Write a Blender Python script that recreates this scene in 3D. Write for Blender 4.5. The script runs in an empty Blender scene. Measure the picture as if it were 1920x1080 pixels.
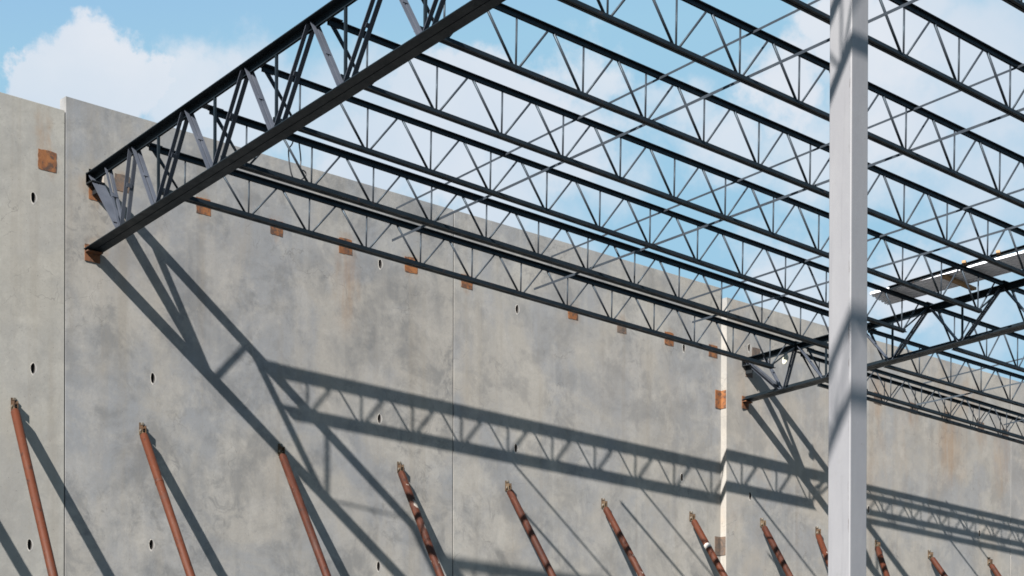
import bpy, math, random
from mathutils import Vector, Matrix, Euler
random.seed(11)
R = math.radians
S = bpy.context.scene
COL = S.collection

# ------------------------------------------------------------------ camera
CAM = Vector((0.0, -24.5, 0.0))
F_PX, CY = 3278.07, 1488.59
ROLL, PITCH, YAW = 0.0028254, -0.0036664, 0.835308
fwd = Vector((math.cos(YAW)*math.cos(PITCH), math.sin(YAW)*math.cos(PITCH), math.sin(PITCH)))
rt = Vector((math.sin(YAW), -math.cos(YAW), 0.0))
up = rt.cross(fwd)
r2 = rt*math.cos(ROLL) + up*math.sin(ROLL)
u2 = -rt*math.sin(ROLL) + up*math.cos(ROLL)
cd = bpy.data.cameras.new("camera")
cam = bpy.data.objects.new("camera", cd)
COL.objects.link(cam)
m = Matrix((r2, u2, -fwd)).transposed().to_4x4()
m.translation = CAM
cam.matrix_world = m
cd.sensor_fit = 'HORIZONTAL'
cd.sensor_width = 36.0
cd.lens = F_PX/1920.0*36.0
cd.shift_x = 0.0
cd.shift_y = (CY-540.0)/1920.0
cd.clip_start = 0.1
cd.clip_end = 5000.0
S.camera = cam

def pix_dir(px, py):
    return (fwd + r2*((px-960)/F_PX) + u2*((CY-py)/F_PX)).normalized()

# ------------------------------------------------------------------ light
SUN_FROM = Vector((2.28, 1.0, -1.78)).normalized()      # direction the light travels
to_sun = -SUN_FROM
elev = math.asin(to_sun.z)
azim = math.atan2(to_sun.x, to_sun.y)                   # clockwise from +Y
sl = bpy.data.lights.new("sun", 'SUN')
sl.energy = 5.0
sl.angle = R(0.55)
sl.color = (1.0, 0.95, 0.90)
sun = bpy.data.objects.new("sun", sl)
sun.rotation_euler = SUN_FROM.to_track_quat('-Z', 'Y').to_euler()
sun.location = (-30, -60, 50)
COL.objects.link(sun)

S.view_settings.view_transform = 'Standard'
S.view_settings.look = 'None'
S.view_settings.gamma = 1.0
S.view_settings.use_curve_mapping = False
S.view_settings.exposure = 1.6
S.render.film_transparent = False
S.render.filter_size = 1.7
S.cycles.filter_width = 1.7

W = bpy.data.worlds.new("World")
S.world = W
W.use_nodes = True
nt = W.node_tree
nt.nodes.clear()
N = nt.nodes.new
Lk = nt.links.new
wout = N('ShaderNodeOutputWorld')
bg = N('ShaderNodeBackground')
bg.inputs['Strength'].default_value = 0.10
sky = N('ShaderNodeTexSky')
sky.sky_type = 'NISHITA'
sky.sun_disc = False
sky.sun_elevation = elev
sky.sun_rotation = azim
sky.altitude = 100
sky.air_density = 1.0
sky.dust_density = 0.25
sky.ozone_density = 1.2
tc = N('ShaderNodeTexCoord')
# clouds: soft masses at directions, broken up by noise that bends the direction
wn = N('ShaderNodeTexNoise'); wn.inputs['Scale'].default_value = 14.0; wn.inputs['Detail'].default_value = 8.0; wn.inputs['Roughness'].default_value = 0.6
Lk(tc.outputs['Generated'], wn.inputs['Vector'])
ws = N('ShaderNodeVectorMath'); ws.operation = 'SUBTRACT'; ws.inputs[1].default_value = (0.5, 0.5, 0.5)
Lk(wn.outputs['Color'], ws.inputs[0])
wm = N('ShaderNodeVectorMath'); wm.operation = 'SCALE'; wm.inputs['Scale'].default_value = 0.085
Lk(ws.outputs[0], wm.inputs[0])
wn2 = N('ShaderNodeTexNoise'); wn2.inputs['Scale'].default_value = 48.0; wn2.inputs['Detail'].default_value = 8.0; wn2.inputs['Roughness'].default_value = 0.65
Lk(tc.outputs['Generated'], wn2.inputs['Vector'])
ws2 = N('ShaderNodeVectorMath'); ws2.operation = 'SUBTRACT'; ws2.inputs[1].default_value = (0.5, 0.5, 0.5)
Lk(wn2.outputs['Color'], ws2.inputs[0])
wm2 = N('ShaderNodeVectorMath'); wm2.operation = 'MULTIPLY_ADD'; wm2.inputs[1].default_value = (0.032, 0.032, 0.032)
Lk(ws2.outputs[0], wm2.inputs[0]); Lk(wm.outputs[0], wm2.inputs[2])
wm = wm2
wa = N('ShaderNodeVectorMath'); wa.operation = 'ADD'
Lk(tc.outputs['Generated'], wa.inputs[0]); Lk(wm.outputs[0], wa.inputs[1])
warp = wa.outputs[0]
def wmath(op, a, b=None):
    n = N('ShaderNodeMath'); n.operation = op
    for i, v in enumerate((a, b)):
        if v is None: continue
        if isinstance(v, (int, float)): n.inputs[i].default_value = v
        else: Lk(v, n.inputs[i])
    return n.outputs[0]
CLOUDS = [  # photo direction, angular size, hardness, density
 (178,142,104,.18,1.0),(84,172,64,.2,1.0),(245,140,74,.25,1.0),(340,190,120,.5,.9),(450,150,90,.7,.7),(430,240,130,.7,.85),
 (600,200,120,.8,.75),(700,160,90,.8,.8),(800,170,90,.35,1.0),(900,195,100,.35,1.0),(1000,215,110,.45,1.0),(840,270,150,.5,1.0),
 (1110,140,70,.7,.8),(1090,270,130,.6,.95),(960,340,150,.75,.9),(700,300,150,.7,.97),(1220,180,60,.9,.55),(1290,230,80,.9,.75),(1370,290,90,.9,.85),
 (1180,360,90,.9,.6),(1480,170,90,.6,1.0),(1560,60,90,.45,1.0),(1700,60,170,.7,1.0),(1860,130,180,.8,1.0),(1700,250,150,.8,1.0),(1850,330,150,.9,.9),
 (1500,300,120,.9,.8),(1450,500,90,.9,.75),(1520,560,120,.9,.8),(1700,540,110,.7,1.0),(1850,480,80,.9,.85),(1830,620,120,.9,.6),(1000,480,150,.9,.7)]
acc = None
for (px, py, rad, hard, dens) in CLOUDS:
    d = pix_dir(px, py)
    vd = N('ShaderNodeVectorMath'); vd.operation = 'DISTANCE'
    Lk(warp, vd.inputs[0]); vd.inputs[1].default_value = d
    mr = N('ShaderNodeMapRange'); mr.interpolation_type = 'SMOOTHSTEP'
    rr = rad/F_PX
    mr.inputs['From Min'].default_value = rr*1.15
    mr.inputs['From Max'].default_value = rr*(1.0-hard*0.9)
    mr.inputs['To Min'].default_value = 0.0
    mr.inputs['To Max'].default_value = dens
    Lk(vd.outputs['Value'], mr.inputs['Value'])
    acc = mr.outputs[0] if acc is None else wmath('MAXIMUM', acc, mr.outputs[0])
# the same broken cloud everywhere else in the sky
cn = N('ShaderNodeTexNoise'); cn.inputs['Scale'].default_value = 5.0; cn.inputs['Detail'].default_value = 7.0
cmap = N('ShaderNodeMapping'); cmap.inputs['Scale'].default_value = (1, 1, 1.7)
Lk(tc.outputs['Generated'], cmap.inputs['Vector']); Lk(cmap.outputs[0], cn.inputs['Vector'])
cr = N('ShaderNodeMapRange'); cr.interpolation_type = 'SMOOTHSTEP'
cr.inputs['From Min'].default_value = 0.56; cr.inputs['From Max'].default_value = 0.70
Lk(cn.outputs['Fac'], cr.inputs['Value'])
vw = N('ShaderNodeVectorMath'); vw.operation = 'DISTANCE'
Lk(warp, vw.inputs[0]); vw.inputs[1].default_value = pix_dir(960, 350)
vr = N('ShaderNodeMapRange'); vr.interpolation_type = 'SMOOTHSTEP'
vr.inputs['From Min'].default_value = 0.30; vr.inputs['From Max'].default_value = 0.48
Lk(vw.outputs['Value'], vr.inputs['Value'])
elsewhere = wmath('MULTIPLY', cr.outputs[0], vr.outputs[0])
mask = wmath('MAXIMUM', acc, elsewhere)
# thin variation inside the clouds
dn = N('ShaderNodeTexNoise'); dn.inputs['Scale'].default_value = 9.0; dn.inputs['Detail'].default_value = 6.0
Lk(tc.outputs['Generated'], dn.inputs['Vector'])
dr = N('ShaderNodeMapRange'); dr.inputs['From Min'].default_value = .3; dr.inputs['From Max'].default_value = .7
dr.inputs['To Min'].default_value = .72; dr.inputs['To Max'].default_value = 1.0
Lk(dn.outputs['Fac'], dr.inputs['Value'])
mask = wmath('MULTIPLY', mask, dr.outputs[0])
mask = wmath('MULTIPLY', mask, 0.97)
cc = N('ShaderNodeMixRGB'); cc.inputs[1].default_value = (2.20, 2.40, 2.76, 1); cc.inputs[2].default_value = (2.84, 2.90, 3.02, 1)
Lk(dn.outputs['Fac'], cc.inputs[0])
skyg = N('ShaderNodeMixRGB'); skyg.blend_type = 'MULTIPLY'; skyg.inputs[0].default_value = 1.0
skyg.inputs[2].default_value = (0.735, 0.785, 0.69, 1)
# the even blue of the open sky in view goes on all round: hold back the glow near the sun and horizon
smin = N('ShaderNodeVectorMath'); smin.operation = 'MINIMUM'; smin.inputs[1].default_value = (1.55, 2.5, 3.75)
Lk(sky.outputs[0], smin.inputs[0]); Lk(smin.outputs[0], skyg.inputs[1])
mixc = N('ShaderNodeMixRGB')
Lk(mask, mixc.inputs[0]); Lk(skyg.outputs[0], mixc.inputs[1]); Lk(cc.outputs[0], mixc.inputs[2])
Lk(mixc.outputs[0], bg.inputs['Color'])
Lk(bg.outputs[0], wout.inputs['Surface'])

# ------------------------------------------------------------------ materials
def newmat(name):
    mt = bpy.data.materials.new(name); mt.use_nodes = True
    t = mt.node_tree; b = t.nodes['Principled BSDF']
    return mt, t, b
class G:
    """small helper for node graphs"""
    def __init__(s, t): s.t = t
    def n(s, k, **kw):
        x = s.t.nodes.new(k)
        for a, v in kw.items(): setattr(x, a, v)
        return x
    def l(s, a, b): s.t.links.new(a, b)
    def noise(s, vec, scale, detail=4, rough=.55, dist=0.0):
        x = s.n('ShaderNodeTexNoise'); x.inputs['Scale'].default_value = scale
        x.inputs['Detail'].default_value = detail; x.inputs['Roughness'].default_value = rough
        x.inputs['Distortion'].default_value = dist
        s.l(vec, x.inputs['Vector']); return x.outputs['Fac']
    def mapping(s, vec, scale=(1,1,1), loc=(0,0,0)):
        x = s.n('ShaderNodeMapping'); x.inputs['Scale'].default_value = scale; x.inputs['Location'].default_value = loc
        s.l(vec, x.inputs['Vector']); return x.outputs[0]
    def ramp(s, fac, a, b, lo=0.0, hi=1.0):
        x = s.n('ShaderNodeMapRange'); x.interpolation_type = 'SMOOTHSTEP'
        x.inputs['From Min'].default_value = a; x.inputs['From Max'].default_value = b
        x.inputs['To Min'].default_value = lo; x.inputs['To Max'].default_value = hi
        s.l(fac, x.inputs['Value']); return x.outputs[0]
    def mix(s, fac, a, b, mode='MIX'):
        x = s.n('ShaderNodeMixRGB', blend_type=mode)
        for i, v in ((0, fac), (1, a), (2, b)):
            if isinstance(v, (int, float)): x.inputs[i].default_value = v
            elif isinstance(v, tuple): x.inputs[i].default_value = v + (1,) if len(v) == 3 else v
            else: s.l(v, x.inputs[i])
        return x.outputs[0]
    def math(s, op, a, b):
        x = s.n('ShaderNodeMath', operation=op)
        for i, v in enumerate((a, b)):
            if isinstance(v, (int, float)): x.inputs[i].default_value = v
            else: s.l(v, x.inputs[i])
        return x.outputs[0]
    def bump(s, h, strength, dist, bsdf):
        x = s.n('ShaderNodeBump'); x.inputs['Strength'].default_value = strength; x.inputs['Distance'].default_value = dist
        s.l(h, x.inputs['Height']); s.l(x.outputs[0], bsdf.inputs['Normal'])

def concrete(name, base, blue, brown, seed, mott=1.0, rust=0.5, stains=()):
    mt, t, b = newmat(name); g = G(t)
    geo = g.n('ShaderNodeNewGeometry')
    W_ = geo.outputs['Position']
    P = g.mapping(W_, loc=(seed*13.1, seed*7.7, seed*3.3))
    def sc(v, f): return tuple(min(.8, x*f) for x in v)
    # broad cool and warm clouds left by curing
    col = g.mix(g.ramp(g.noise(P, .42, 7, .60, .5), .42, .58), base, blue)
    big = g.noise(g.mapping(P, loc=(11, 4, 7)), .62, 7, .62, .4)
    col = g.mix(g.ramp(big, .50, .66, 0, .50*mott), col, sc(blue, .66))
    big2 = g.noise(g.mapping(P, loc=(1, 14, 17)), .5, 6, .6, .3)
    col = g.mix(g.ramp(big2, .50, .64, 0, .40), col, sc(base, 1.24))
    Pv = g.mapping(P, (1.0, 1.0, .35))
    col = g.mix(g.ramp(g.noise(Pv, .8, 6, .62, .4), .50, .74, 0, .6*rust), col, brown)
    # mid-size blotches: darker and lighter than the mean
    m1 = g.noise(g.mapping(P, loc=(4, 9, 2)), 1.25, 9, .70, .35)
    col = g.mix(g.ramp(m1, .46, .64, 0, .62*mott), col, sc(blue, .56))
    m2 = g.noise(g.mapping(P, loc=(8, 2, 6)), 1.7, 9, .70, .3)
    col = g.mix(g.ramp(m2, .48, .66, 0, .42), col, sc(base, 1.28))
    # burnished trowel curls, only in patches
    msk = g.ramp(g.noise(g.mapping(P, loc=(3, 5, 1)), .6, 3, .5, .2), .48, .64)
    sw = g.noise(g.mapping(P, loc=(2, 3, 8)), 3.4, 9, .74, .9)
    col = g.mix(g.math('MULTIPLY', g.ramp(sw, .49, .64, 0, .60*mott), msk), col, sc(blue, .5))
    sl_ = g.noise(g.mapping(P, (1, 1, .7), (7, 1, 5)), 6.5, 8, .74, 1.0)
    col = g.mix(g.math('MULTIPLY', g.ramp(sl_, .60, .74, 0, .5), g.ramp(m1, .40, .6)), col, sc(base, 1.4))
    # fine grain
    f1 = g.noise(g.mapping(P, loc=(6, 6, 6)), 7, 9, .78)
    col = g.mix(g.ramp(f1, .38, .68, 0, .22), col, sc(base, .72))
    # run marks from the top
    st = g.noise(g.mapping(P, (4.2, 4.2, .13)), 1.0, 6, .62)
    col = g.mix(g.ramp(st, .50, .74, 0, .30), col, sc(brown, .66))
    st2 = g.noise(g.mapping(P, (2.1, 2.1, .10), (3, 3, 3)), 1.0, 5, .6)
    col = g.mix(g.ramp(st2, .54, .74, 0, .32), col, sc(base, 1.22))
    # a few hairline crazing cracks
    vo = g.n('ShaderNodeTexVoronoi', feature='DISTANCE_TO_EDGE'); vo.inputs['Scale'].default_value = 1.6
    vd_ = g.n('ShaderNodeTexNoise'); vd_.inputs['Scale'].default_value = 2.2; vd_.inputs['Detail'].default_value = 6; g.l(P, vd_.inputs['Vector'])
    va_ = g.n('ShaderNodeVectorMath', operation='MULTIPLY_ADD'); g.l(vd_.outputs['Color'], va_.inputs[0]); va_.inputs[1].default_value = (.7, .7, .7); g.l(P, va_.inputs[2])
    g.l(va_.outputs[0], vo.inputs['Vector'])
    ck = g.math('MULTIPLY', g.ramp(vo.outputs['Distance'], .012, .002), g.ramp(g.noise(g.mapping(P, loc=(9, 9, 1)), .8, 4, .6), .54, .64, 0, .45))
    col = g.mix(ck, col, (.07, .068, .065))
    fine = g.noise(P, 26, 5, .7)
    col = g.mix(g.ramp(fine, .35, .75, 0, .22), col, sc(base, .7))
    pin = g.noise(g.mapping(P, loc=(1, 2, 3)), 48, 2, .5)
    col = g.mix(g.ramp(pin, .69, .76, 0, .6), col, (.05, .048, .045))
    # rust that has bled out of the embed plates
    if stains:
        wv = g.n('ShaderNodeTexNoise'); wv.inputs['Scale'].default_value = 5.0; wv.inputs['Detail'].default_value = 6
        g.l(P, wv.inputs['Vector'])
        ws_ = g.n('ShaderNodeVectorMath', operation='MULTIPLY_ADD'); g.l(wv.outputs['Color'], ws_.inputs[0])
        ws_.inputs[1].default_value = (.34, 0, .5); g.l(W_, ws_.inputs[2])
        acc_ = None
        for (x_, z_, rx, rz) in stains:
            mp = g.mapping(ws_.outputs[0], (1/rx, 0, 1/rz))
            dv = g.n('ShaderNodeVectorMath', operation='DISTANCE'); g.l(mp, dv.inputs[0])
            dv.inputs[1].default_value = ((x_+.17)/rx, 0, (z_+.25)/rz)
            v = g.ramp(dv.outputs['Value'], 1.15, .25)
            acc_ = v if acc_ is None else g.math('MAXIMUM', acc_, v)
        str_ = g.ramp(g.noise(g.mapping(P, (7, 7, .8), (2, 0, 2)), 1.0, 6, .65), .36, .66, .2, 1)
        col = g.mix(g.math('MULTIPLY', g.math('MULTIPLY', acc_, str_), .38), col, (.19, .105, .045))
    g.l(col, b.inputs['Base Color'])
    b.inputs['Roughness'].default_value = .9
    b.inputs['Specular IOR Level'].default_value = .25
    hgt = g.math('ADD', g.noise(P, 3.0, 9, .66, .8), g.math('MULTIPLY', fine, .25))
    g.bump(hgt, .13, .03, b)
    return mt

PL2 = [(13.43,9.19,0),(13.88,9.47,1),(15.36,9.44,0),(16.79,9.40,0),(18.23,9.39,0),(19.69,9.36,0)]
PL3 = [(21.01,9.32,0),(23.73,9.245,0),(25.09,9.215,1),(26.48,9.22,0),(27.84,9.2,0)]
PL4 = [(29.05,9.32,1),(33.39,9.02,1),(34.80,9.0,1),(36.22,8.98,1),(37.64,8.95,1),(38.74,8.93,1)]
def halo(pl, rx=.22, rz=.26, drop=.0):
    return [(x, z-drop, rx, rz) for x, z, d in pl]
C_MID = (0.2215, 0.2118, 0.1931); C_BLUE = (0.1684, 0.1743, 0.1816); C_BROWN = (0.2335, 0.2019, 0.1584)
M_PANEL = [
 concrete('concrete_smooth_pale', (0.2363, 0.2271, 0.2029), (0.2039, 0.2000, 0.1873), (0.2424, 0.2106, 0.1671), 1, .30, .4, [(12.60,9.51,.22,.25),(12.55,9.9,.16,.5)]),
 concrete('concrete_mottled', C_MID, C_BLUE, C_BROWN, 2, 1.0, .6, halo(PL2)+[(18.25,8.7,.34,.95),(13.35,9.3,.3,.3),(13.43,8.36,.22,.22)]),
 concrete('concrete_mottled_pale', (0.2393, 0.2282, 0.2063), (0.1891, 0.1931, 0.1971), C_BROWN, 3, .75, .5, halo(PL3)),
 concrete('concrete_stained', (0.2453, 0.2311, 0.2063), (0.1950, 0.1977, 0.1989), (0.2482, 0.1989, 0.1498), 4, .6, 1.1, halo(PL4, .32, .42, .15)+[(36.3,8.2,.5,1.0),(38.6,8.2,.4,1.3),(33.5,9.3,.6,.5),(37.2,9.6,.8,.5)]),
 concrete('concrete_far', (0.2424, 0.2252, 0.1989), (0.2008, 0.1989, 0.1959), (0.2482, 0.1989, 0.1557), 5, .5, 1.0)]
M_PALE, t, b = newmat('pale_lip_and_tape'); g = G(t)  # pale tone painting sunlight on the recess lips; also the tape band
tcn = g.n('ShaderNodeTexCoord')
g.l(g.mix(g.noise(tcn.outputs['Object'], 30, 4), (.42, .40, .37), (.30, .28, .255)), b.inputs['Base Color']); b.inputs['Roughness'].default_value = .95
M_RECESS, t, b = newmat('recess_painted_shade'); b.inputs['Base Color'].default_value = (.035, .032, .03, 1)  # pocket shade put into the colour, far darker than the concrete
M_GAP, t, b = newmat('dark_joint_filler'); b.inputs['Base Color'].default_value = (.02, .022, .024, 1); b.inputs['Roughness'].default_value = .9

def steel(name, c1, c2, rough, rustamt=0.0, spec=.16):
    mt, t, b = newmat(name); g = G(t)
    tcn = g.n('ShaderNodeTexCoord'); geo = g.n('ShaderNodeNewGeometry')
    P = geo.outputs['Position']
    col = g.mix(g.ramp(g.noise(P, 2.2, 5, .6), .3, .7), c1, c2)
    col = g.mix(g.ramp(g.noise(P, 38, 3, .6), .62, .8, 0, .35), col, tuple(min(1, v*1.9) for v in c2))
    if rustamt:
        col = g.mix(g.ramp(g.noise(P, 9, 6, .65, .5), .60, .72, 0, rustamt), col, (.20, .085, .03))
    g.l(col, b.inputs['Base Color'])
    g.l(g.ramp(g.noise(P, 6, 4), .3, .7, rough-.08, rough+.1), b.inputs['Roughness'])
    b.inputs['Specular IOR Level'].default_value = spec
    b.inputs['Specular Tint'].default_value = (.62, .84, 1.0, 1)
    g.bump(g.noise(P, 45, 4, .6), .12, .01, b)
    return mt
M_STEEL = steel('dark_primer_steel', (.0058, .0086, .0112), (.0092, .0128, .0164), .46, .10)
M_WEB = steel('web_rod_steel', (.0190, .0225, .0280), (.0265, .0310, .0375), .46, 0.0, .25)
M_GIRD = steel('girder_primer_steel', (.0058, .0088, .0114), (.0094, .0132, .0168), .36)
M_GWEB = steel('girder_web_steel', (0.0430, 0.0482, 0.0602), (0.0585, 0.0645, 0.0791), .42, 0.0, .18)
M_BLACK = steel('black_steel', (0.0088, 0.0096, 0.0105), (0.0132, 0.0144, 0.0157), .5, .2)
def rust(name, a, bcol, c, rough=.85):
    mt, t, b = newmat(name); g = G(t)
    geo = g.n('ShaderNodeNewGeometry'); P = geo.outputs['Position']
    oi = g.n('ShaderNodeObjectInfo')
    col = g.mix(g.ramp(g.noise(P, 6, 8, .7, .5), .40, .60), a, bcol)
    col = g.mix(g.ramp(g.noise(g.mapping(P, loc=(5, 5, 5)), 5.5, 8, .75, .7), .47, .60, 0, .9), col, c)
    col = g.mix(g.math('MULTIPLY', oi.outputs['Random'], .35), col, c)
    g.l(col, b.inputs['Base Color']); b.inputs['Roughness'].default_value = rough
    b.inputs['Specular IOR Level'].default_value = .2
    g.bump(g.noise(P, 60, 5, .7), .3, .01, b)
    return mt
M_RUST = rust('orange_rust', (0.2172, 0.0889, 0.0316), (0.1449, 0.0559, 0.0224), (0.0493, 0.0342, 0.0276))
M_RUSTDK = rust('grey_rust', (0.1317, 0.0855, 0.0592), (0.0988, 0.0791, 0.0658), (0.0592, 0.0493, 0.0428))
def brace_mat(name, white):
    mt, t, b = newmat(name); g = G(t)
    tcn = g.n('ShaderNodeTexCoord'); P = tcn.outputs['Object']
    oi = g.n('ShaderNodeObjectInfo')
    va = g.n('ShaderNodeVectorMath', operation='MULTIPLY_ADD'); g.l(oi.outputs['Random'], va.inputs[0])
    va.inputs[1].default_value = (37, 53, 71); g.l(P, va.inputs[2])
    P = va.outputs[0]
    Ps = g.mapping(P, (1, 1, .25))
    col = g.mix(g.ramp(g.noise(Ps, 6, 7, .7), .38, .62), (0.0354, 0.0088, 0.0041), (0.0165, 0.0051, 0.0033))
    col = g.mix(g.math('MULTIPLY', oi.outputs['Random'], .85), col, (0.0634, 0.0165, 0.0056))
    # scraped streaks along the pipe, dark scale, dull mill patches
    col = g.mix(g.ramp(g.noise(g.mapping(P, (1, 1, .12)), 17, 6, .7), .52, .66, 0, .6), col, (0.0671, 0.0268, 0.0159))
    col = g.mix(g.ramp(g.noise(g.mapping(P, (1, 1, .5)), 12, 7, .75), .54, .64, 0, .75), col, (0.0134, 0.0067, 0.0051))
    col = g.mix(g.ramp(g.noise(g.mapping(P, (1, 1, .6), (2, 7, 1)), 4.2, 6, .65), .56, .66, 0, .55), col, (0.0415, 0.0201, 0.0146))
    col = g.mix(g.ramp(g.noise(P, 34, 3, .6), .66, .72, 0, .5), col, (0.1037, 0.0732, 0.0549))
    if white:
        col = g.mix(g.ramp(g.noise(g.mapping(P, (1, 1, .55), (3, 1, 4)), 6.5, 5, .6), .60, .64, 0, .92), col, (.185, .168, .148))
    g.l(col, b.inputs['Base Color']); b.inputs['Roughness'].default_value = .62
    b.inputs['Specular IOR Level'].default_value = .2
    g.bump(g.noise(P, 34, 5, .65), .25, .01, b)
    return mt
M_BRACE = brace_mat('red_brown_pipe', 0)
M_BRACEW = brace_mat('red_brown_pipe_splashed', 1)
M_ZINC = steel('worn_zinc', (.150, .135, .112), (.085, .070, .052), .4, .35, .4)
M_SHOE = rust('dark_rust_shoe', (0.0521, 0.0282, 0.0152), (0.0304, 0.0195, 0.0130), (0.0955, 0.0694, 0.0434), .6)
def paint_col():
    mt, t, b = newmat('pale_grey_paint'); g = G(t)
    tcn = g.n('ShaderNodeTexCoord'); P = tcn.outputs['Object']
    col = g.mix(g.ramp(g.noise(g.mapping(P, (1, 1, .35)), 2.0, 6, .65), .35, .65), (.158, .158, .164), (.140, .140, .148))
    # sooty runs and hand marks
    col = g.mix(g.ramp(g.noise(g.mapping(P, (16, 16, .7)), 1.0, 6, .65), .54, .74, 0, .30), col, (.100, .100, .106))
    col = g.mix(g.ramp(g.noise(g.mapping(P, loc=(3, 3, 3)), 4.5, 8, .75), .58, .70, 0, .22), col, (.105, .102, .10))
    col = g.mix(g.ramp(g.noise(g.mapping(P, (10, 10, 4), (7, 3, 3)), 1.0, 7, .75), .66, .72, 0, .45), col, (.20, .20, .205))
    # chipped paint down the near edge of the sunlit face
    sx = g.n('ShaderNodeSeparateXYZ'); g.l(P, sx.inputs[0])
    off = g.math('ABSOLUTE', g.math('ADD', sx.outputs['Y'], .108), 0)
    strip = g.ramp(off, .011, .004)
    chip = g.ramp(g.noise(g.mapping(P, (40, 40, 3.2), (1, 2, 6)), 1.0, 6, .7), .56, .62)
    col = g.mix(g.math('MULTIPLY', g.math('MULTIPLY', strip, chip), .75), col, (.05, .038, .033))
    nick = g.ramp(g.noise(g.mapping(P, loc=(5, 1, 2)), 21, 3, .6), .74, .77, 0, .7)
    col = g.mix(nick, col, (.06, .045, .04))
    g.l(col, b.inputs['Base Color']); b.inputs['Roughness'].default_value = .55
    g.bump(g.noise(P, 9, 7, .7), .10, .012, b)
    return mt
M_COL = paint_col()
def deck_mat():
    mt, t, b = newmat('galvanised_deck'); g = G(t)
    geo = g.n('ShaderNodeNewGeometry'); P = geo.outputs['Position']
    col = g.mix(g.ramp(g.noise(P, 7, 5, .6), .3, .7), (.66, .67, .70), (.78, .79, .82))
    g.l(col, b.inputs['Base Color']); b.inputs['Metallic'].default_value = .2; b.inputs['Roughness'].default_value = .5
    return mt
M_DECK = deck_mat()
def wood_mat():
    mt, t, b = newmat('pine_lumber'); g = G(t)
    tcn = g.n('ShaderNodeTexCoord')
    col = g.mix(g.ramp(g.noise(g.mapping(tcn.outputs['Object'], (1.2, 18, 18)), 2, 5, .6, .5), .3, .7), (0.3224, 0.2046, 0.0992), (0.2232, 0.1240, 0.0558))
    g.l(col, b.inputs['Base Color']); b.inputs['Roughness'].default_value = .8
    return mt
M_WOOD = wood_mat()
def dirt_mat():
    mt, t, b = newmat('bare_site_soil'); g = G(t)
    geo = g.n('ShaderNodeNewGeometry'); P = geo.outputs['Position']
    col = g.mix(g.ramp(g.noise(P, .35, 7, .65, .5), .3, .7), (.078, .076, .073), (.054, .053, .052))
    col = g.mix(g.ramp(g.noise(P, 9, 5, .7), .5, .8, 0, .5), col, (.110, .107, .102))
    g.l(col, b.inputs['Base Color']); b.inputs['Roughness'].default_value = .95
    g.bump(g.noise(P, 4, 8, .7), .6, .08, b)
    return mt
M_DIRT = dirt_mat()
M_CABLE, t, b = newmat('black_rubber'); b.inputs['Base Color'].default_value = (.015, .016, .018, 1); b.inputs['Roughness'].default_value = .5
M_RAG, t, b = newmat('pale_cloth'); b.inputs['Base Color'].default_value = (.62, .62, .5, 1); b.inputs['Roughness'].default_value = .9

# ------------------------------------------------------------------ mesh helpers
class MB:
    def __init__(s): s.v = []; s.f = []; s.mi = []; s.cur = 0
    def add(s, vs, fs):
        o = len(s.v); s.v += [tuple(v) for v in vs]
        for f in fs: s.f.append(tuple(o+i for i in f)); s.mi.append(s.cur)
    def box(s, x0, x1, y0, y1, z0, z1):
        s.add([(x0,y0,z0),(x1,y0,z0),(x1,y1,z0),(x0,y1,z0),(x0,y0,z1),(x1,y0,z1),(x1,y1,z1),(x0,y1,z1)],
              [(0,3,2,1),(4,5,6,7),(0,1,5,4),(1,2,6,5),(2,3,7,6),(3,0,4,7)])
    def prism(s, prof, a, b, U, V):
        """extrude a closed 2D profile (u,v) from point a to b"""
        a = Vector(a); b = Vector(b); U = Vector(U); V = Vector(V); n = len(prof)
        vs = [a+U*u+V*v for u, v in prof] + [b+U*u+V*v for u, v in prof]
        fs = [(i, (i+1) % n, n+(i+1) % n, n+i) for i in range(n)]
        fs += [tuple(range(n))[::-1], tuple(range(n, 2*n))]
        s.add(vs, fs)
    def bar(s, a, b, w, h, upv=(0,0,1)):
        a = Vector(a); b = Vector(b); d = (b-a).normalized(); upv = Vector(upv)
        U = d.cross(upv); U = U.normalized() if U.length > 1e-5 else d.orthogonal().normalized()
        V = U.cross(d).normalized()
        s.prism([(-w/2,-h/2),(w/2,-h/2),(w/2,h/2),(-w/2,h/2)], a, b, U, V)
    def tube(s, pts, r, n=10, cap=True):
        pts = [Vector(p) for p in pts]; rs = r if isinstance(r, (list, tuple)) else [r]*len(pts)
        rings = []; prevU = None
        for i, p in enumerate(pts):
            d = (pts[min(i+1, len(pts)-1)]-pts[max(i-1, 0)]).normalized()
            U = d.orthogonal().normalized() if prevU is None else (prevU - d*prevU.dot(d)).normalized()
            prevU = U; V = d.cross(U)
            rings.append([p+(U*math.cos(2*math.pi*k/n)+V*math.sin(2*math.pi*k/n))*rs[i] for k in range(n)])
        fs = []
        for i in range(len(pts)-1):
            for k in range(n):
                fs.append((i*n+k, i*n+(k+1) % n, (i+1)*n+(k+1) % n, (i+1)*n+k))
        if cap:
            fs.append(tuple(range(n))[::-1]); fs.append(tuple((len(pts)-1)*n+k for k in range(n)))
        s.add([q for rg in rings for q in rg], fs)
    def mesh(s, name, mats, smooth=False):
        me = bpy.data.meshes.new(name)
        me.from_pydata(s.v, [], s.f)
        for mt in (mats if isinstance(mats, (list, tuple)) else [mats]): me.materials.append(mt)
        if any(s.mi): me.polygons.foreach_set('material_index', s.mi)
        import bmesh
        bm = bmesh.new(); bm.from_mesh(me)
        bmesh.ops.recalc_face_normals(bm, faces=bm.faces)
        bm.to_mesh(me); bm.free()
        if smooth:
            for p in me.polygons: p.use_smooth = True
        me.update()
        return me
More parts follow.
